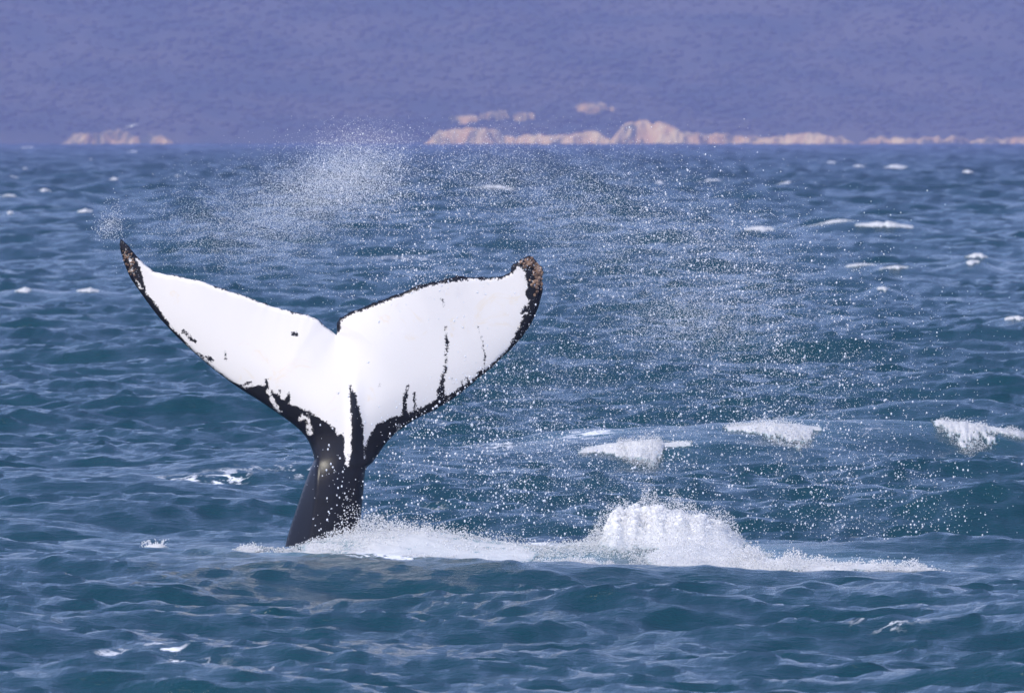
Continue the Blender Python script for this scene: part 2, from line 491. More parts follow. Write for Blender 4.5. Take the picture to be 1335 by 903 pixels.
def build_forest():
    r = np.random.default_rng(5)
    n = 9000
    x = r.uniform(-310, 310, n); y = 4000 + 350 * r.random(n)
    d = y - shore_y(x)
    clump = fbm(x * 0.02 + 40, y * 0.02, 3, 6)
    keep = (d > 6) & (clump + 0.25 * r.random(n) > 0.36)
    x, y = x[keep], y[keep]; n = len(x)
    R = (0.8 + 1.2 * r.random(n) ** 1.4) * (0.75 + 0.7 * fbm(x * 0.03, y * 0.03, 2, 1))
    z = hill_z(x, y) + R * 0.25
    V, T = balls(ICO1, np.stack((x, y, z), 1), R, (1.25, 1.25, 0.55), 0.22, r)
    obj('forest', mesh_np('forest', V, T, 3, True), M_TREE, kind='stuff', label='hazy dark eucalypt wood covering the far hillside', category='wood')
build_forest()

def cliff(prof, name='cliff', yoff=-6.0, seed=0):
    """a rock face with gullies; prof lists (px, top row, foot row)"""
    p = np.array(prof, float)
    xs_px = np.arange(p[0, 0], p[-1, 0], 1.6)
    top = np.interp(xs_px, p[:, 0], p[:, 1]); bot = np.interp(xs_px, p[:, 0], p[:, 2])
    Yc = 3980.0
    X = (xs_px - 667.5) / F * Yc
    Ys = np.asarray(shore_y(X)) + yoff
    zt = H - (top - HORIZON) / F * Yc; zb = H - (bot - HORIZON) / F * Yc
    zt = zt + (fbm(X * 0.30, X * 0 + seed, 4, seed, 0.55) - 0.5) * 3.2
    ends = np.minimum(1, np.minimum(np.arange(len(X)), np.arange(len(X))[::-1]) / 12)
    zt = zb + np.maximum(zt - zb, 0.6) * (0.25 + 0.75 * ends)
    rows = 12
    V = []
    for j in range(rows + 3):
        t = min(j / rows, 1.0)
        z = zb + (zt - zb) * t
        g = (fbm(X * 0.22 + 3, z * 0.10 + seed, 4, 2 + seed) - 0.5) * 7 + (fbm(X * 0.05, X * 0 + seed + 8, 2, 4) - 0.5) * 12
        back = 0 if j <= rows else (j - rows) * 9.0
        y = Ys + g + t * (zt - zb) * 0.8 + back
        zz = z if j <= rows else np.maximum(zt, 0) + back * 0.12 - (0 if j < rows + 2 else 2.5)
        V.append(np.stack((X, y, zz), 1))
    V = np.array(V); nr, nc = V.shape[:2]
    i = np.arange(nr * nc).reshape(nr, nc)
    f = np.stack((i[:-1, :-1], i[:-1, 1:], i[1:, 1:], i[1:, :-1]), -1)
    return obj(name, mesh_np(name, V.reshape(-1, 3), f, 4), M_CLIFF if seed < 3 else M_FAINT if seed == 7 else M_SCRUB, kind='structure')

cliff([(552, 182, 191), (575, 174, 191), (610, 170, 191), (640, 172, 191), (655, 178, 191), (690, 177, 191), (720, 181, 191), (755, 176, 191), (775, 171, 191), (800, 172, 191)], seed=1)
cliff([(796, 172, 191), (812, 165, 191), (840, 162, 191), (868, 163, 191), (885, 170, 191), (900, 177, 191), (960, 177, 191), (1000, 180, 191), (1040, 177, 191), (1100, 179, 191), (1119, 181, 191)], seed=2)
cliff([(1122, 184.5, 191), (1143, 182, 191), (1165, 181, 191), (1188, 183.5, 191), (1212, 182.5, 191), (1232, 183.5, 191), (1252, 180, 191), (1276, 183.5, 191), (1300, 182, 191), (1334, 181.5, 191), (1420, 182, 191)], seed=3)
cliff([(78, 178, 191), (95, 174, 191), (130, 176, 191), (152, 172, 191), (170, 180, 191), (205, 178, 191), (230, 183, 191)], seed=7)

def bare_patch(px, py, wp, hp, seed):
    """a bare sandy slope lying on the hillside"""
    Y = 4000.0
    for _ in range(25):                                   # walk up the slope to the row of the photograph
        X = (px - 667.5) / F * Y
        z = float(hill_z(np.array([X]), np.array([Y]))[0])
        row = HORIZON - (z - H) / Y * F
        Y += 3 if row > py else 0
    Wm = wp / F * Y; Dm = hp / F * Y / 0.21
    xs = np.linspace(-0.5, 0.5, 40); ys = np.linspace(-0.5, 0.5, 24)
    Xg, Yg = np.meshgrid(xs, ys, indexing='ij')
    env = 1 - np.sqrt((Xg * 2) ** 2 + (Yg * 2) ** 2) + (fbm(Xg * 7 + seed, Yg * 5, 3, seed) - 0.5) * 0.9
    x = X + Xg * Wm; y = Y + Yg * Dm
    z = hill_z(x, y) + 3.4 * np.clip(env * 3, 0, 1) - 0.3
    i = np.arange(x.size).reshape(x.shape)
    f = np.stack((i[:-1, :-1], i[1:, :-1], i[1:, 1:], i[:-1, 1:]), -1).reshape(-1, 4)
    f = f[(env.ravel()[f] > 0).any(1)]
    obj('sand_scar', mesh_np('sand_scar', np.stack((x, y, z), -1).reshape(-1, 3), f, 4), M_FAINT, kind='structure')
for a in ((608, 160, 46, 9, 1), (648, 155, 44, 8, 2), (682, 157, 30, 6, 3), (774, 146, 60, 9, 4)):
    bare_patch(*a)

# ------------------------------------------------------------------ the whale: one continuous body traced to size
WY = 90.4
SCALE = WY / F                                           # metres per photo pixel at the whale
LEAD_L = [(156, 311), (154.6, 321.7), (158, 333.9), (161.7, 346), (169, 363), (178.7, 376.5), (190.9, 393.6), (205.6, 413), (222.6, 431.4),
          (239.7, 448.4), (256.7, 463.2), (276.2, 480), (295.7, 494.7), (315.2, 508.5), (340, 523.4), (355.5, 534.3), (374, 546.7), (389.6, 559),
          (400.5, 571.5), (406.7, 585.4), (409.8, 599)]
STOCK_L = [(403.6, 613), (395.8, 635), (386.5, 663), (377.2, 690.9), (372.6, 708), (364, 740), (352, 790), (345, 830)]
STOCK_R = [(478, 830), (474, 790), (471, 740), (470, 700), (470.5, 669), (472.7, 653.6), (474.9, 625.7), (476.4, 610)]
LEAD_R = [(485.7, 602.5), (495, 588.5), (509, 570), (532.2, 551.3), (557, 538.9), (588, 522), (615, 499.9), (634.5, 484.3),
          (654, 467.2), (671, 450.1), (683.2, 436.7), (695.4, 417.2), (702.7, 400.2), (706.4, 385.6), (707.6, 373.4), (707.1, 358.7), (708.5, 349),
          (701.5, 344.1), (697, 338), (690.5, 333.2)]
TRAIL_R = [(678.3, 338), (671, 345.3), (663.7, 355.1), (656.4, 360), (644.2, 362.2), (629.6, 361.7), (615, 361.7), (600.4, 360), (585.7, 362.4),
           (571, 366.5), (554, 369), (539.4, 374.6), (527.2, 379.5), (517.5, 385.6), (502.9, 390.4), (483.4, 396.5), (466.3, 402.6), (451.7, 409.9),
           (444.4, 414.3), (439.5, 420.9), (439.2, 428)]
NOTCH = [(438.7, 437)]
TRAIL_L = [(432.2, 431.4), (422.5, 424), (412.7, 415.5), (398.1, 409.9), (383.5, 408.2), (361.5, 400.9), (342, 395.3), (325, 388.2), (310.4, 382.6),
           (290.9, 377.7), (276.2, 371.6), (262.8, 366.8), (244.5, 363.6), (230, 360.7), (212.9, 357), (200.7, 353.9), (186, 343.6), (173.9, 330.2), (164, 318)]

def dense(pts, step=2.0, rag=0.0, seed=0, closed=False):
    out = []
    q = list(pts) + ([pts[0]] if closed else [])
    for (a, b) in zip(q[:-1], q[1:]):
        n = max(1, int(math.dist(a, b) / step))
        for i in range(n):
            t = i / n
            out.append((a[0] + (b[0] - a[0]) * t, a[1] + (b[1] - a[1]) * t))
    if not closed: out.append(q[-1])
    out = np.array(out)
    if rag:
        d = np.gradient(out, axis=0); nn = np.stack((-d[:, 1], d[:, 0]), 1); nn /= np.linalg.norm(nn, axis=1, keepdims=True) + 1e-9
        s = np.arange(len(out)) * step
        e = np.minimum(1, np.minimum(np.arange(len(out)), np.arange(len(out))[::-1]) / 5)
        r = (fbm(s / 9.0 + seed, s * 0 + seed, 3, seed) - 0.5) * 2 * rag + np.where(vnoise(s / 5.0, s * 0 + 50 + seed, 4) > 0.78, rag * 0.8, 0)
        out = out + nn * (r * e)[:, None]
    return out

def smooth_poly(pts, it=1):
    """Chaikin rounding that keeps the ends"""
    p = np.array(pts, float)
    for _ in range(it):
        q = [p[0]]
        for a, b in zip(p[:-1], p[1:]): q += [a * .75 + b * .25, a * .25 + b * .75]
        q.append(p[-1]); p = np.array(q)
    return [tuple(a) for a in p]

def seg_dist(P, poly, closed):
    """distance of every point to a polyline"""
    A = np.array(poly, float); B = np.roll(A, -1, 0)
    if not closed: A, B = A[:-1], B[:-1]
    best = np.full(len(P), 1e9)
    for a, b in zip(A, B):
        ab = b - a; t = np.clip(((P - a) @ ab) / (ab @ ab + 1e-12), 0, 1)
        best = np.minimum(best, np.hypot(*(P - a - t[:, None] * ab).T))
    return best

def inside(P, poly):
    A = np.array(poly, float); B = np.roll(A, -1, 0); r = np.zeros(len(P), bool)
    for a, b in zip(A, B):
        if a[1] == b[1]: continue
        c = ((a[1] > P[:, 1]) != (b[1] > P[:, 1])) & (P[:, 0] < (b[0] - a[0]) * (P[:, 1] - a[1]) / (b[1] - a[1]) + a[0])
        r ^= c
    return r

def stroke(P, pts, widths):
    """signed distance into a tapering stroke (positive inside)"""
    best = np.full(len(P), -1e9)
    for (a, b, wa, wb) in zip(pts[:-1], pts[1:], widths[:-1], widths[1:]):
        a = np.array(a, float); b = np.array(b, float); ab = b - a
        t = np.clip(((P - a) @ ab) / (ab @ ab + 1e-12), 0, 1)
        best = np.maximum(best, (wa + (wb - wa) * t) / 2 - np.hypot(*(P - a - t[:, None] * ab).T))
    return best

WHITE = [(163, 318.5), (173.5, 331), (182, 350), (187, 368), (189, 382), (200, 393), (211, 410), (223, 427), (238, 442), (252, 459), (267, 471),
         (282, 484), (299, 496), (311, 502), (322, 506), (332, 503), (347, 501.5), (352, 506), (360, 514), (374, 523), (381, 528), (402, 534),
         (414, 542), (427, 550), (436, 557.5), (439.5, 567), (448.5, 562), (449.8, 585), (451, 604), (454.7, 607), (458.4, 582), (459, 564),
         (458, 542), (457, 520), (456, 502), (458, 500), (465, 520), (471.8, 542), (474, 567), (475, 596), (475.8, 607),
         (477.5, 578), (485.7, 562), (492, 553), (507, 545), (526, 540), (538, 536), (557, 527), (566, 521), (580, 517), (596, 507), (605, 502),
         (619, 491), (634, 480), (648, 469), (663.5, 453), (667.5, 443), (676, 429), (682, 415), (679.5, 405), (690.5, 393), (685.7, 383),
         (688, 373), (684.4, 363.6), (685.7, 354), (676, 346.5), (669.8, 352.6), (663.7, 360), (654, 363.2), (629.6, 364.5), (600.4, 364.5), (576, 369),
         (554, 374), (539, 379.5), (525, 385), (503, 393), (483.4, 400), (466, 406.3), (452, 412.4), (443.5, 418.5), (444.4, 429.5), (438.7, 436),
         (432, 431), (422, 423.6), (412, 415.2), (398, 409.6), (383, 407.9), (361, 400.6), (342, 395), (325, 387.9), (310, 382.3), (291, 377.4), (276, 371.3), (262.5, 366.5), (244.5, 363.3), (230, 360.4), (213, 356.7), (200.5, 353.6), (185.5, 343.3), (173, 331.5)]

def build_whale():
    lead_l = smooth_poly(LEAD_L); lead_r = smooth_poly(LEAD_R)
    dl = dense(lead_l, 2.2); sl = dense(smooth_poly([LEAD_L[-1]] + STOCK_L), 3.0); sr = dense(smooth_poly(STOCK_R + [LEAD_R[0]]), 3.0)
    dr = dense(lead_r, 2.2, 0.7, 2); tr = dense(TRAIL_R, 1.8, 1.6, 3); tl = dense(TRAIL_L, 1.8, 1.1, 4)
    outline = np.concatenate((dl[:-1], sl, sr[:-1], dr, tr, np.array(NOTCH), tl))
    # drop near-duplicates
    keep = [0]
    for i in range(1, len(outline)):
        if np.hypot(*(outline[i] - outline[keep[-1]])) > 0.9: keep.append(i)
    outline = outline[keep]
    if np.hypot(*(outline[-1] - outline[0])) < 0.9: outline = outline[:-1]
    g = 2.5
    gx, gy = np.meshgrid(np.arange(150, 715, g), np.arange(308, 835, g), indexing='ij')
    gp = np.stack((gx.ravel(), gy.ravel()), 1) + RNG.uniform(-.35, .35, (gx.size, 2))
    gp = gp[inside(gp, outline)]
    gp = gp[seg_dist(gp, outline, True) > 1.3]
    pts = np.concatenate((outline, gp))
    n_o = len(outline)
    vs, es, fs, *_ = delaunay_2d_cdt([Vector(p) for p in pts], [], [list(range(n_o))], 1, 1e-4)
    P = np.array([v[:] for v in vs]); Fc = np.array([f for f in fs if len(f) == 3])
    on = seg_dist(P, outline, True) < 1e-3
    # thickness
    d_lead = np.minimum(seg_dist(P, dl, False), seg_dist(P, dr, False)) * SCALE
    d_trail = np.minimum(seg_dist(P, tr, False), seg_dist(P, np.concatenate((np.array(NOTCH), tl)), False)) * SCALE
    d_all = seg_dist(P, outline, True) * SCALE
    dxm = np.abs(P[:, 0] - 443) * SCALE
    T = 0.05 + 0.15 * np.exp(-(dxm / 0.75) ** 2)
    tf = T * np.sqrt(1 - (1 - np.clip(d_lead / 0.42, 0, 1)) ** 2) * np.sin(0.5 * math.pi * np.clip(d_trail / 1.0, 0, 1)) ** 0.9 + 0.02 * np.sqrt(np.clip(d_all / 0.03, 0, 1))
    tf += 0.045 * np.exp(-((P[:, 0] - 463) / 9) ** 2) * sstep(470, 560, P[:, 1])      # median keel
    # tail stock: flank on the left of a ridge, black belly on the right
    L = np.array(LEAD_L[-2:] + STOCK_L); R = np.array(STOCK_R + LEAD_R[:1])[::-1]
    xl = np.interp(P[:, 1], L[:, 1], L[:, 0]); xr = np.interp(P[:, 1], R[:, 1], R[:, 0])
    xg = np.interp(P[:, 1], [590, 600, 640, 680, 712, 830], [413, 414, 413, 408, 402, 388])
    D = 0.30 + 0.10 * sstep(600, 800, P[:, 1])
    uf = np.clip((P[:, 0] - xl) / np.maximum(xg - xl, 1), 0, 1); ub = np.clip((P[:, 0] - xg) / np.maximum(xr - xg, 1), 0, 1)
    ts = np.where(P[:, 0] < xg, D * 0.95 * uf ** 0.85, D * np.sqrt(np.clip(1 - ub ** 3.0, 0, 1)) * (0.95 + 0.05 * np.sin(math.pi * np.clip(ub, 0, 1))))
    s = sstep(560, 650, P[:, 1])
    t = tf * (1 - s) + ts * s
    t[on] = 0
    cz = 0.16 * (dxm / 2.2) ** 2 * (1 - s) - 0.05 * s
    X = (P[:, 0] - 667.5) * SCALE; Z = H - (P[:, 1] - HORIZON) * SCALE
    n = len(P)
    front = np.stack((X, WY + cz - t, Z), 1); back = np.stack((X, WY + cz + t, Z), 1)
    idx_b = np.arange(n); inner = ~on
    idx_b[inner] = n + np.arange(inner.sum())
    V = np.concatenate((front, back[inner]))
    # orientation: front faces look towards -Y
    a, b, c = V[Fc[0, 0]], V[Fc[0, 1]], V[Fc[0, 2]]
    Ff = Fc if np.cross(b - a, c - a)[1] < 0 else Fc[:, ::-1]
    Fb = idx_b[Ff][:, ::-1]
    Fb = Fb[~(on[Ff].all(1))]
    cx, cy, cz0 = (438 - 667.5) * SCALE, WY, 0.0
    V = V - np.array((cx, cy, cz0))
    me = mesh_np('humpback_whale', V, np.concatenate((Ff, Fb)), 3)
    # white marking of the underside, in metres of signed distance
    sd = np.where(inside(P, WHITE), 1, -1) * seg_dist(P, WHITE, True)
    for pts_, wd in (([(581, 424.5), (582.8, 446.5), (581.3, 476), (576, 500), (574, 520)], [0.5, 2.5, 3, 5.5, 11]),
                     ([(623.5, 427), (629.6, 446.5), (632.5, 466), (631.5, 476)], [0.3, 1.5, 2.2, 1.2]),
                     ([(532, 503), (527.5, 520), (527.5, 545)], [1.5, 4, 5]), ([(540, 511), (541, 533)], [0.8, 3]),
                     ([(576, 388), (578, 398)], [0.5, 0.8]), ([(496, 497), (495, 502)], [0.6, 1.0]),
                     ([(383, 434.6), (385.5, 434.8)], [4.5, 4.5]),
                     ([(239, 431), (246, 440), (255, 445)], [3, 4, 3]), ([(258, 461), (276, 469)], [2, 5]),
                     ([(192, 390), (202, 400), (209, 410)], [2, 4, 2]), ([(293, 458), (294, 470)], [1.5, 2.5]), ([(318, 500), (326, 498)], [1, 2.5]),
                     ([(378, 511), (375, 524)], [2, 7]), ([(366, 508), (363, 520)], [2, 5]), ([(348, 494), (348, 504)], [1, 3]),
                     ([(602, 497), (603, 505)], [1, 2]), ([(590, 494), (591, 500)], [0.8, 1.4]), ([(607, 492), (611, 498)], [1, 2]),
                     ([(628, 482), (622, 489)], [2, 3.5])):
        sd = np.minimum(sd, -stroke(P, pts_, wd))
    for pts_, wd in (([(350, 507), (353, 518), (365, 536)], [4, 6, 3.5]), ([(391, 546), (395, 543)], [5, 7]), ([(401, 536), (402, 549), (404, 563)], [1.5, 4, 7]),
                     ([(521, 551), (518, 562)], [1, 2]), ([(166, 333), (170, 344), (172, 356)], [1.5, 3.5, 2]), ([(163, 325), (162, 333)], [1.5, 1.5]),
                     ([(178, 366), (182, 374)], [1.5, 2.5]), ([(695, 366), (698, 374)], [2.5, 3.5]), ([(683, 404), (688, 400)], [1, 2]), ([(681, 411), (687, 408)], [1, 1.6])):
        sd = np.maximum(sd, stroke(P, pts_, wd) * 0.8)
    sd = np.clip(sd * SCALE, -0.15, 0.15)
    attr(me, 'white', np.concatenate((sd, np.full(inner.sum(), -0.15))))
    o = obj('humpback_whale', me, M_WHALE, label='black and white humpback whale tail raised upright out of the sea', category='whale')
    o.location = (cx, cy, cz0)
    # barnacles crusting the two fluke tips
    r = np.random.default_rng(4)
    cand = np.where(~on & (t > 0.008))[0]
    wr = np.exp(-((P[cand, 0] - 702) / 5) ** 2 - ((P[cand, 1] - 358) / 20) ** 2) + np.exp(-((P[cand, 0] - 689) / 7) ** 2 - ((P[cand, 1] - 341) / 6) ** 2)
    wl = np.exp(-((P[cand, 0] - 166) / 7) ** 2 - ((P[cand, 1] - 345) / 22) ** 2)
    for wgt, nb, rm in ((wr, 120, 0.021), (wl, 40, 0.012)):
        pick = r.choice(cand, nb, p=wgt / wgt.sum())
        Q = V[pick] + np.stack((r.uniform(-.012, .012, nb), np.full(nb, -0.006), r.uniform(-.012, .012, nb)), 1)
        Vb, Tb = balls(ICO1, Q, rm * (0.45 + 0.8 * r.random(nb)), None, 0.2, r)
        obj('barnacles', mesh_np('barnacles', Vb, Tb, 3, False), M_BARN, o, kind='stuff')
    return o
build_whale()

# ------------------------------------------------------------------ white water
def foam_sheet(x0, x1, y0, y1, thick, rx, ry, seed, edge=0.35, nscale=3.0, lump=0.35):
    """heaped foam lying on the sea: thick(x, y) in metres; returns vertices, quads, density, surface points"""
    xs = np.arange(x0, x1, rx); ys = np.arange(y0, y1, ry)
    Xg, Yg = np.meshgrid(xs, ys, indexing='ij')
    e, th = thick(Xg, Yg)                                  # e: 0 at the rim .. 1 inside, th: height of the heap
    nz = fbm(Xg * nscale + seed * 7.7, Yg * nscale * 0.6 + seed, 5, seed, 0.6)
    fine = fbm(Xg * nscale * 5 + seed, Yg * nscale * 3, 3, seed + 3, 0.6)
    m = e - edge * 2 * np.abs(nz - 0.5) * 2 - edge * 0.4 * fine
    t = np.clip(m, 0, 1) ** 0.5 * th * (0.55 + 0.80 * nz + lump * (fine - 0.5) + 0) + 0.010
    dx, dy, z = sea_disp(Xg.ravel(), Yg.ravel())
    V = np.stack((Xg.ravel() + dx, Yg.ravel() + dy, z + np.where(m.ravel() > 0, t.ravel(), -0.02)), 1)
    n0, n1 = Xg.shape
    i = np.arange(n0 * n1).reshape(n0, n1)
    f = np.stack((i[:-1, :-1], i[1:, :-1], i[1:, 1:], i[:-1, 1:]), -1).reshape(-1, 4)
    f = f[(m.ravel()[f] > 0).sum(1) >= 2]
    return V, f, m.ravel(), t.ravel()

def compact(V, f, *arrs):
    used = np.unique(f); mp = np.full(len(V), -1); mp[used] = np.arange(len(used))
    return (V[used], mp[f]) + tuple(a[used] for a in arrs)

def islands(f, n):
    """label of the connected piece each vertex belongs to"""
    lab = np.arange(n)
    while True:
        m = lab[f].min(1)
        new = lab.copy(); np.minimum.at(new, f.ravel(), np.repeat(m, f.shape[1]))
        new = new[new]
        if (new == lab).all(): return lab
        lab = new

def foam_object(name, sheets, mat, fringe, rmin, rmax, lift, seed, label, category, group=None, froths=(), billow=None):
    """the heap of foam is the thing; loose scraps and flying flecks are one part of it"""
    r = np.random.default_rng(seed)
    main, scraps = [], []; offm = offs = 0
    def put(dst, V, T, D, off):
        dst.append((V, T + off, D)); return off + len(V)
    sheets = [compact(*s_) for s_ in sheets]
    for (V, f, m, t) in sheets:
        lab = islands(f, len(V)); ids, cnt = np.unique(lab[f[:, 0]], return_counts=True)
        big = lab[f[:, 0]] == ids[cnt.argmax()]
        for sel, dst in ((big, 'm'), (~big, 's')):
            if not sel.any(): continue
            V2, f2, m2 = compact(V, f[sel], m)
            T = np.concatenate((f2[:, [0, 1, 2]], f2[:, [0, 2, 3]])); D = np.clip(m2 * 1.6, 0, 1)
            if dst == 'm' and not (main and len(sheets) > 1): offm = put(main, V2, T, D, offm)
            else: offs = put(scraps, V2, T, D, offs)
        if fringe:
            nb = int(fringe)
            pw = np.clip(t, 0.0, None) ** 1.2 + 1e-5
            p = r.choice(len(V), nb, p=pw / pw.sum())
            up = r.exponential(1.0, nb) * lift * (0.25 + t[p] / max(t.max(), 1e-3))
            Q = V[p] + np.stack((r.normal(0, 0.5, nb) * lift, r.normal(0, 0.5, nb) * lift, up - 0.01), 1)
            R = (rmin + (rmax - rmin) * r.random(nb) ** 3) * np.exp(-up / lift * 0.25)
            Vb, Tb = balls(ICO1, Q, R, None, 0.2, r)
            offs = put(scraps, Vb, Tb, np.ones(len(Vb)), offs)
    if billow:
        nb, b0, b1, which = billow
        V, f, m, t = sheets[which]
        pw = np.clip(t - .02, 0, None) + 1e-6
        p = r.choice(len(V), nb, p=pw / pw.sum())
        Rb = (b0 + (b1 - b0) * r.random(nb) ** 1.8) * np.clip(t[p] / t.max() * 1.6, .25, 1)
        Vb, Tb = balls(ICO2, V[p] - np.stack((0 * Rb, 0 * Rb, Rb * r.uniform(.2, .7, nb)), 1), Rb, (1.15, 1.0, .85), .10, r)
        offs = put(scraps, Vb, Tb, np.ones(len(Vb)), offs)
    for (Vb, Tb) in froths: offs = put(scraps, Vb, Tb, np.ones(len(Vb)), offs)
    V = np.concatenate([q[0] for q in main]); c = V.mean(0)
    me = mesh_np(name, V - c, np.concatenate([q[1] for q in main]), 3); attr(me, 'dens', np.concatenate([q[2] for q in main]))
    o = obj(name, me, mat, label=label, category=category)
    o.location = c
    if scraps:
        V = np.concatenate([q[0] for q in scraps])
        ms = mesh_np('foam_flecks', V - c, np.concatenate([q[1] for q in scraps]), 3); attr(ms, 'dens', np.concatenate([q[2] for q in scraps]))
        obj('foam_flecks', ms, mat, o, kind='stuff')
    if group: o['group'] = group
    return o

def froth(cols, Yref, n, seed, f=4.0, lo=.30, hi=.80, rmin=.003, rmax=.0105, p=0.9, low=1.6, wob=1.3, soft=1.0, spike=0.3):
    """frothing water as a cloud of tiny drops: dense below, breaking into strands above; cols: (px, front Y, back Y, height)"""
    r = np.random.default_rng(seed)
    a = np.array(cols, float); ax = px_x(a[:, 0], Yref)
    x = r.uniform(ax[0], ax[-1], n * 8)
    top = np.interp(x, ax, a[:, 3]); k = r.random(len(x)) < (top + .03) / (a[:, 3].max() + .03); x = x[k]; top = top[k]
    v = r.random(len(x)); f0 = np.interp(x, ax, a[:, 1]) + wob * (fbm(x * 2.2 + 3, x * 0 + Yref, 3, 4) - .45); b0 = np.interp(x, ax, a[:, 2])
    y = f0 + (b0 - f0) * v
    top = top * (1 - spike + 2 * spike * vnoise(x * 7.0 + seed, y * 0.5, 5))
    hm = top * np.sin(math.pi * v ** p) ** 0.7
    u = r.random(len(x)) ** low
    dx, dy, z = sea_disp(x, y)
    h = hm * u * 1.12
    wx = x + 0.10 * (vnoise(x * 5, h * 5 + y, 1) - .5); wz = h + 0.10 * (vnoise(x * 5 + 9, h * 5 + y, 2) - .5)
    nz = fbm(wx * f + seed, wz * f * 0.9 + y * 0.8, 4, seed, .6)
    rd = 1 - np.abs(2 * nz - 1)
    rim = np.clip(np.minimum(v, 1 - v) * 5 / soft, 0, 1) * np.clip(np.minimum(x - ax[0], ax[-1] - x) / .2, 0, 1)
    keep = 0.55 * nz + 0.45 * rd + r.normal(0, .05, len(x)) > lo + (hi - lo) * u ** 1.5 + 0.25 * soft * (1 - rim)
    x, y, z, h, dx, dy = (q[keep][:n] for q in (x, y, z, h, dx, dy))
    R = rmin + (rmax - rmin) * r.random(len(x)) ** 2.6
    Q = np.stack((x + dx, y + dy, z + h), 1) + r.normal(0, .006, (len(x), 3))
    return balls(TET, Q, R, None, .15, r)

def px_x(px, Y): return (px - 667.5) / F * Y

def heap(cols, Yref, p=1.0):
    """cols: (px, front Y, back Y, thickness) -> thickness function"""
    a = np.array(cols, float); ax = px_x(a[:, 0], Yref)
    def fn(x, y):
        f0 = np.interp(x, ax, a[:, 1]) + 1.3 * (fbm(x * 2.2 + 3, x * 0 + Yref, 3, 4) - .45); b0 = np.interp(x, ax, a[:, 2]); th = np.interp(x, ax, a[:, 3], 0, 0)
        v = np.clip((y - f0) / np.maximum(b0 - f0, 1e-3), 0, 1)
        e = np.sin(math.pi * v ** p)
        lim = np.clip(np.minimum(x - ax[0], ax[-1] - x) / 0.25, 0, 1)
        return np.clip(e, 0, 1) ** 0.7 * lim, th * e
    return ax[0], ax[-1], a[:, 1].min(), a[:, 2].max(), fn

def heap_sheet(cols, Yref, rx, ry, seed, edge=0.35, ns=3.0, p=1.0):
    x0, x1, y0, y1, fn = heap(cols, Yref, p)
    return foam_sheet(x0, x1, y0, y1, fn, rx, ry, seed, edge, ns)

# white water welling up beside the tail stock
foam_object('splash', [
    heap_sheet([(378, 87.2, 89.8, .02), (420, 86.6, 90.2, .05), (480, 86.2, 90.6, .07), (530, 85.8, 90.6, .07), (590, 85.5, 90.4, .05), (650, 85.4, 90.2, .04), (712, 85.4, 89.6, .03)], 89.0, .018, .045, 1, .45, 2.2),
    heap_sheet([(690, 84.8, 85.6, .04), (740, 85.1, 86.0, .06), (780, 85.5, 86.6, .06), (806, 85.9, 86.7, .03)], 86.0, .012, .03, 2, .3, 3.0)],
    M_LACE, 900, .002, .009, .05, 31, 'churned white water welling up at the foot of the tail stock', 'splash', froths=[
    froth([(348, 88.9, 89.8, .02), (372, 87.7, 89.3, .07), (400, 87.0, 88.7, .10), (440, 86.5, 88.2, .08), (470, 86.2, 87.6, .05)], 88.0, 4200, 59, 5.5, .36, .8),
    froth([(372, 87.4, 89.6, .03), (400, 87.2, 89.8, .10), (440, 88.0, 90.2, .16), (470, 88.2, 90.6, .22), (500, 88.4, 90.8, .20), (540, 88.4, 90.9, .16), (570, 88.2, 90.6, .10), (640, 87.2, 90.0, .08), (720, 86.8, 89.6, .05)], 89.2, 15000, 51, 4.0, .34, .80),
    froth([(376, 86.8, 88.0, .04), (430, 86.2, 87.4, .07), (500, 85.7, 86.9, .05), (560, 85.2, 86.4, .06), (640, 85.0, 86.4, .04), (700, 84.8, 86.0, .06), (760, 85.0, 86.2, .12), (790, 85.4, 86.6, .14), (808, 85.9, 86.6, .05)], 86.4, 11000, 52, 4.5, .36, .85),
    froth([(430, 88.5, 91.0, .25), (455, 88.5, 91.2, .45), (490, 88.6, 91.2, .30), (560, 88.8, 91.2, .22), (640, 89.0, 91.2, .14), (700, 89.0, 91.0, .10)], 89.8, 1600, 53, 5.0, .42, .75, .004, .010, .9, .8)])
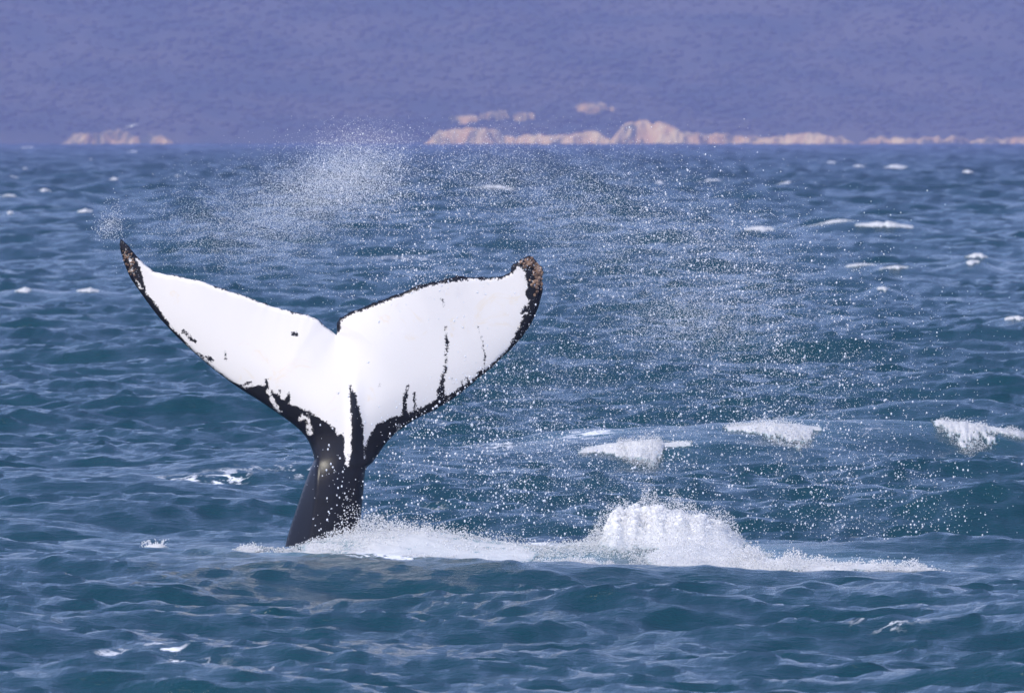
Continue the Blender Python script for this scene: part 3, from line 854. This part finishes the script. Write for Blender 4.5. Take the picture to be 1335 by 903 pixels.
# the tall mound
foam_object('splash_mound', [
    heap_sheet([(772, 88.6, 90.4, .03), (788, 88.0, 90.6, .26), (799, 87.8, 90.8, .41), (812, 87.8, 90.8, .36), (826, 87.6, 91.0, .45), (838, 87.6, 91.0, .39), (852, 87.6, 91.0, .43), (868, 87.6, 91.0, .36), (884, 87.6, 91.0, .37), (900, 87.6, 91.0, .29), (914, 87.6, 90.8, .31), (930, 87.7, 90.8, .23), (944, 87.8, 90.6, .22), (960, 88.0, 90.4, .15), (975, 88.6, 90.0, .03)], 89.3, .012, .03, 3, .22, 3.0),
    heap_sheet([(835, 85.6, 87.6, .03), (870, 85.4, 88.4, .10), (910, 85.4, 88.6, .12), (960, 85.4, 88.4, .08), (1000, 85.2, 87.6, .04)], 87.0, .014, .035, 4, .35, 2.5)],
    M_FOAM, 1200, .002, .010, .06, 32, 'tall white mound of splashing water, highest foam in the photo', 'splash', billow=(700, .012, .05, 0), froths=[
    froth([(735, 88.4, 90.6, .04), (765, 88.2, 90.6, .12), (785, 87.9, 90.8, .34), (805, 87.8, 90.9, .46), (828, 87.6, 91.0, .54), (850, 87.6, 91.0, .54), (880, 87.6, 91.0, .48), (910, 87.6, 90.8, .41), (940, 87.8, 90.6, .32), (962, 88.0, 90.4, .21), (982, 88.6, 90.0, .08)], 89.3, 19000, 54, 4.2, .32, .70, .0025, .0085, low=.8, spike=.38),
    froth([(820, 85.4, 87.4, .04), (860, 85.3, 88.4, .20), (910, 85.3, 88.6, .26), (960, 85.2, 88.2, .22), (1010, 85.0, 87.6, .12)], 87.0, 12000, 55, 4.5, .33, .78, .0025, .008),
    froth([(690, 87.6, 89.8, .10), (740, 87.6, 89.8, .12), (800, 87.2, 89.4, .10), (850, 86.6, 89.0, .10)], 88.6, 4500, 58, 4.0, .42, .85)])
foam_object('splash_trail', [
    heap_sheet([(950, 84.9, 87.2, .07), (1000, 84.7, 86.7, .07), (1050, 84.4, 86.1, .05), (1100, 84.3, 85.8, .04), (1150, 84.2, 85.6, .04), (1200, 84.2, 85.5, .04), (1228, 84.5, 85.4, .02)], 85.6, .014, .03, 6, .4, 2.6)],
    M_FOAM, 900, .002, .010, .05, 33, 'low line of white foam trailing right from the tall mound', 'splash', froths=[
    froth([(945, 84.8, 87.4, .22), (1000, 84.6, 86.9, .20), (1050, 84.3, 86.3, .14), (1100, 84.2, 86.0, .10), (1150, 84.1, 85.8, .10), (1195, 84.1, 85.7, .13), (1232, 84.4, 85.5, .04)], 85.6, 17000, 56, 4.6, .36, .82)])
foam_object('foam_lump', [
    heap_sheet([(302, 88.9, 90.2, .02), (312, 88.8, 90.3, .06), (325, 88.8, 90.3, .05), (340, 88.9, 90.1, .04), (348, 89.1, 89.9, .02)], 89.6, .01, .03, 7, .3, 4.0)],
    M_FOAM, 120, .002, .008, .025, 34, 'small white foam lump on the water just left of the tail', 'splash', froths=[
    froth([(299, 88.8, 90.2, .03), (312, 88.7, 90.3, .12), (325, 88.7, 90.3, .10), (340, 88.8, 90.1, .07), (352, 89.0, 89.9, .02)], 89.6, 1500, 57, 7.0, .30, .8)])

def crown_splash():
    """a small upward splash: a ring of leaning jets breaking into drops"""
    r = np.random.default_rng(9)
    c = np.array(at(203, 712, 91.0)); dx, dy, z = sea_disp(np.array([c[0]]), np.array([c[1]])); c[2] = z[0] - 0.03
    P, R = [], []
    for k in range(34):
        a = r.uniform(0, 2 * math.pi); vh = r.uniform(0.1, 0.55); vz = r.uniform(0.5, 1.75)
        for j in range(r.integers(6, 20)):
            t = r.uniform(0.0, 0.23)
            P.append(c + np.array((math.cos(a) * (0.06 + vh * t), math.sin(a) * (0.06 + vh * t), vz * t - 4.9 * t * t)) + r.normal(0, .008, 3))
            R.append(r.uniform(.003, .0095) * (1.2 - 2.5 * t))
    th = lambda x, y: (np.clip(1 - ((x - c[0]) / .14) ** 2 - ((y - c[1]) / .30) ** 2, 0, 1), 0 * x + .04)
    o = foam_object('crown_splash', [foam_sheet(c[0] - .25, c[0] + .25, c[1] - .4, c[1] + .4, th, .008, .02, 8, .3, 6.0)], M_FOAM, 60, .003, .010, .03, 9,
                    'small crown-shaped splash of droplets left of the tail, in dark water', 'splash')
    V, T = balls(ICO1, np.array(P) - np.array(o.location), np.array(R), (1, 1, 1.3), .2, r)
    me = mesh_np('water_jets', V, T, 3); attr(me, 'dens', np.ones(len(V)))
    obj('water_jets', me, M_FOAM, o, kind='stuff')
crown_splash()

for k, (px, py, wp, hp, lab, near, Y) in enumerate(CAPINFO):
    W = wp / F * Y * (1.0 if near else 1.2); Hm = hp / F * Y
    th = Hm * (0.18 if near else 0.34)
    front = 1.5 if near else 0.4 + Y / 1100; back = 0.25 + Y / 3500
    n = max(20, min(110, int(wp * 1.3)))
    r = np.random.default_rng(100 + k)
    pk = r.uniform(-.35, .35) if not near else (.30 if px == 828 else -.05)
    def cap(x, y, Y=Y, W=W, th=th, front=front, back=back, px=px, pk=pk, k=k):
        u = (x - px_x(px, Y)) / (W / 2)
        rag = fbm(u * 3.5 + 9 * k, u * 0 + k, 4, 2, 0.65)
        sx = np.clip(1 - np.abs(u) ** 2.0, 0, 1) * np.clip(0.25 + 1.5 * rag, 0, 1.2)
        v = np.where(y > Y, (y - Y) / back, (Y - y) / (front * (0.20 + 0.55 * np.exp(-((u - pk) / .4) ** 2) + 0.8 * (rag - 0.4))).clip(0.05))
        e = np.clip(1 - np.abs(v) ** 1.5, 0, 1) * np.clip(sx, 0, 1)
        return e ** .7, th * np.clip(sx, 0, 1.2) * (0.4 + 0.8 * np.exp(-((u - pk) / .45) ** 2)) * np.clip(1 - np.abs(v) ** 2, 0, 1)
    if near:
        prof = {828: [(753, .12, .02), (785, .2, .05), (812, .5, .12), (836, 1.1, .20), (850, 1.5, .22), (861, .5, .10), (866, .05, .0), (903, .02, .0)],
                1010: [(943, .08, .02), (966, .2, .06), (985, .6, .15), (1010, 1.2, .20), (1036, 1.8, .16), (1054, 1.2, .06), (1060, .06, .01), (1077, .02, .0)],
                1278: [(1210, .3, .05), (1235, .8, .10), (1260, 1.7, .15), (1278, 1.2, .14), (1300, .7, .12), (1345, .5, .08)]}[px]
        pa = np.array(prof); ua = (pa[:, 0] - px) / (wp / 2)
        def cap(x, y, Y=Y, W=W, px=px, pa=pa, ua=ua, k=k):
            u = (x - px_x(px, Y)) / (W / 2)
            rag = fbm(u * 5 + 9 * k, y * 2.2, 4, 2, 0.65)
            fr = 0.8 * np.interp(u, ua, pa[:, 1]) * np.clip(1.9 * rag + 0.9 * (fbm(u * 22 + k, y * 7, 2, 3) - .5), .05, 2); t_ = np.interp(u, ua, pa[:, 2])
            v = np.where(y > Y, (y - Y) / 0.35, (Y - y) / fr)
            e = np.clip(1 - np.abs(v) ** 2, 0, 1) * np.clip((1 - np.abs(u)) * 6, 0, 1)
            return e ** .9, 0.38 * t_ * (0.4 + 1.2 * rag) * e
        front = 2.0
    sh = foam_sheet(px_x(px, Y) - W / 2, px_x(px, Y) + W / 2, Y - front * 1.25, Y + back, cap, W / n, (front + back) / max(14, n // 3), 10 + k, .30 if near else .22, 3.0 if near else 2.0 / max(W, .8))
    fr_ = [froth([(q[0], Y - q[1] - .1, Y + .45, q[2] * 0.95) for q in prof], Y, 4200, 70 + k, 5.5, .36, .70, .003, .009, wob=1.0, soft=1.2, spike=.35)] if near else ()
    if len(sh[1]) < 2: print('empty whitecap', k); continue
    foam_object('whitecap', [sh], M_CREST if near else M_FOAM, 260 if near else 0, .003, .012, .05, 60 + k, lab, 'whitecap', 'whitecaps on the open sea', fr_)

# ------------------------------------------------------------------ spray thrown by the flukes
def cloud(gauss, n, rng):
    """points in the air: gauss lists (px, py, spread along, spread across, angle, weight)"""
    w_ = np.array([g[5] for g in gauss], float); k = rng.choice(len(gauss), n, p=w_ / w_.sum())
    G = np.array(gauss)[k]
    a = rng.standard_normal(n) * G[:, 2]; b = rng.standard_normal(n) * G[:, 3]
    ang = np.radians(G[:, 4])
    px = G[:, 0] + a * np.cos(ang) - b * np.sin(ang); py = G[:, 1] + a * np.sin(ang) + b * np.cos(ang)
    Y = WY + rng.normal(0, 0.9, n)
    X = (px - 667.5) * SCALE; Z = H - (py - HORIZON) * SCALE
    ok = (Z > 0.05) & (py > 150)
    # keep the drops from crossing the tail itself
    P = np.stack((X, Y, Z), 1)[ok]
    return P, py[ok], px[ok]

def spray(name, gauss, n, r0, r1, pw, tmpl, label, seed, category='spray', clump=0.0):
    r = np.random.default_rng(seed)
    P, py, px = cloud(gauss, n, r)
    if clump:
        keep = fbm(px / 26.0 + seed, py / 26.0, 3, seed) + r.normal(0, .06, len(px)) > clump
        P = P[keep]
    R = r0 + (r1 - r0) * r.random(len(P)) ** pw
    st = np.stack((np.ones(len(P)), np.ones(len(P)), 1 + 0.5 * r.random(len(P))), 1)
    V, T = balls(tmpl, P, R, st, 0.0, r)
    o = obj(name, mesh_np(name, V, T, 3, tmpl is not TET), M_DROP, kind='stuff', label=label, category=category)
    return o

spray('spray', [(640, 560, 70, 60, 20, 1.5), (520, 620, 45, 50, 0, 0.9), (700, 640, 80, 50, 0, 1.1), (640, 510, 40, 30, -30, .6), (820, 600, 110, 60, 0, 1.2), (960, 560, 120, 90, 20, 1.5),
                (1040, 450, 70, 70, 40, 1.0), (1100, 640, 90, 60, 0, 1.2), (1150, 700, 60, 30, 0, .5), (960, 350, 70, 45, 40, .6), (880, 300, 60, 40, 20, .4), (500, 240, 60, 40, 30, .5),
                (540, 340, 40, 26, 20, .5), (440, 620, 20, 45, 0, .25), (430, 680, 25, 20, 0, .3), (560, 560, 40, 20, -25, .5), (760, 440, 90, 60, 0, .5)],
      10000, .0032, .0125, 2.6, ICO1, 'bright water droplets flung in a wide arc to the right of the flukes', 41, clump=.43)
spray('fine_spray', [(960, 420, 130, 90, 20, 1.6), (840, 300, 90, 50, 15, 1.0), (1060, 540, 90, 80, 30, 1.0), (640, 250, 60, 40, 0, .6), (500, 260, 60, 40, 20, .8), (780, 520, 120, 70, 0, 1.0), (660, 600, 80, 60, 0, .8),
                (1120, 660, 80, 50, 0, .6), (560, 350, 60, 22, -10, .5)],
      21000, .0024, .0062, 2.0, TET, 'haze of fine drops hanging between the flukes and the far waves', 42, clump=.36)
spray('mist_plume', [(440, 232, 46, 24, -20, 1.4), (400, 258, 56, 32, -15, 1.3), (345, 300, 60, 34, 0, .8), (480, 230, 34, 28, 30, .8), (300, 285, 55, 36, 0, .35), (250, 300, 40, 25, 0, .2)],
      66000, .0010, .0036, 2.3, TET, 'pale plume of mist drifting above the left fluke', 43, 'mist')
spray('mist_veil', [(900, 420, 60, 26, 0, .9), (820, 330, 90, 50, 20, 1.1), (760, 260, 60, 40, 0, .7), (960, 330, 70, 40, 40, .8), (640, 225, 50, 30, 0, .5), (700, 500, 80, 50, 0, .6), (1000, 480, 90, 60, 0, .6), (780, 620, 80, 40, 0, .4)],
      72000, .0012, .0037, 2.3, TET, 'thin veil of mist arcing away to the right of the flukes', 44, 'mist')
spray('tip_mist', [(143, 296, 9, 8, 60, 1.0), (150, 285, 6, 14, 0, .4)], 900, .0015, .006, 2.0, OCT, 'little puff of drops leaving the left fluke tip', 45, 'mist')

# ------------------------------------------------------------------ a gull far out over the water
def gull():
    bm = bmesh.new()
    pts = [(0, 0, 0), (0.16, 0, .02), (0.27, 0, .05), (-0.18, 0, 0), (-0.32, 0, .01), (0.03, .22, .10), (-.02, .46, .09), (-.10, .74, .02), (0.03, -.22, .10), (-.02, -.46, .07), (-.10, -.72, -.06)]
    rad = [(.10, .10), (.085, .085), (.035, .035), (.07, .06), (.05, .015), (.09, .03), (.075, .02), (.02, .01), (.09, .03), (.075, .02), (.02, .01)]
    vs = [bm.verts.new(p) for p in pts]
    for a, b in ((0, 1), (1, 2), (0, 3), (3, 4), (0, 5), (5, 6), (6, 7), (0, 8), (8, 9), (9, 10)): bm.edges.new((vs[a], vs[b]))
    me = bpy.data.meshes.new('gull'); bm.to_mesh(me); bm.free()
    o = obj('gull', me, M_GULL, label='white gull flying low above the horizon at far left', category='bird')
    sk = o.modifiers.new('skin', 'SKIN'); sk.use_smooth_shade = True
    for i, q in enumerate(me.skin_vertices[0].data if me.skin_vertices else []): q.radius = rad[i]; q.use_root = (i == 0)
    if not me.skin_vertices:
        bm = bmesh.new(); bm.from_mesh(me); ly = bm.verts.layers.skin.verify()
        bm.verts.ensure_lookup_table()
        for i, q in enumerate(bm.verts): q[ly].radius = rad[i]; q[ly].use_root = (i == 0)
        bm.to_mesh(me); bm.free()
    sb = o.modifiers.new('round', 'SUBSURF'); sb.levels = 1; sb.render_levels = 1
    o.location = at(172, 165, 820.0); o.rotation_euler = (math.radians(-18), math.radians(-6), math.radians(70))
gull()

# ------------------------------------------------------------------ the sea air
def haze():
    bm = bmesh.new(); bmesh.ops.create_cube(bm, size=1.0)
    me = bpy.data.meshes.new('haze'); bm.to_mesh(me); bm.free()
    m = bpy.data.materials.new('sea_air'); m.use_nodes = True
    n = m.node_tree.nodes; n.clear()
    out = n.new('ShaderNodeOutputMaterial'); v = n.new('ShaderNodeVolumePrincipled')
    v.inputs['Color'].default_value = (0.41, 0.46, 0.91, 1)
    v.inputs['Density'].default_value = 1.8e-4
    v.inputs['Anisotropy'].default_value = -0.15
    m.node_tree.links.new(v.outputs[0], out.inputs['Volume'])
    o = obj('haze', me, m, kind='stuff')
    o.scale = (7600, 5200, 262.5); o.location = (0, 2500, 262.5 / 2 - 2.5)
haze()
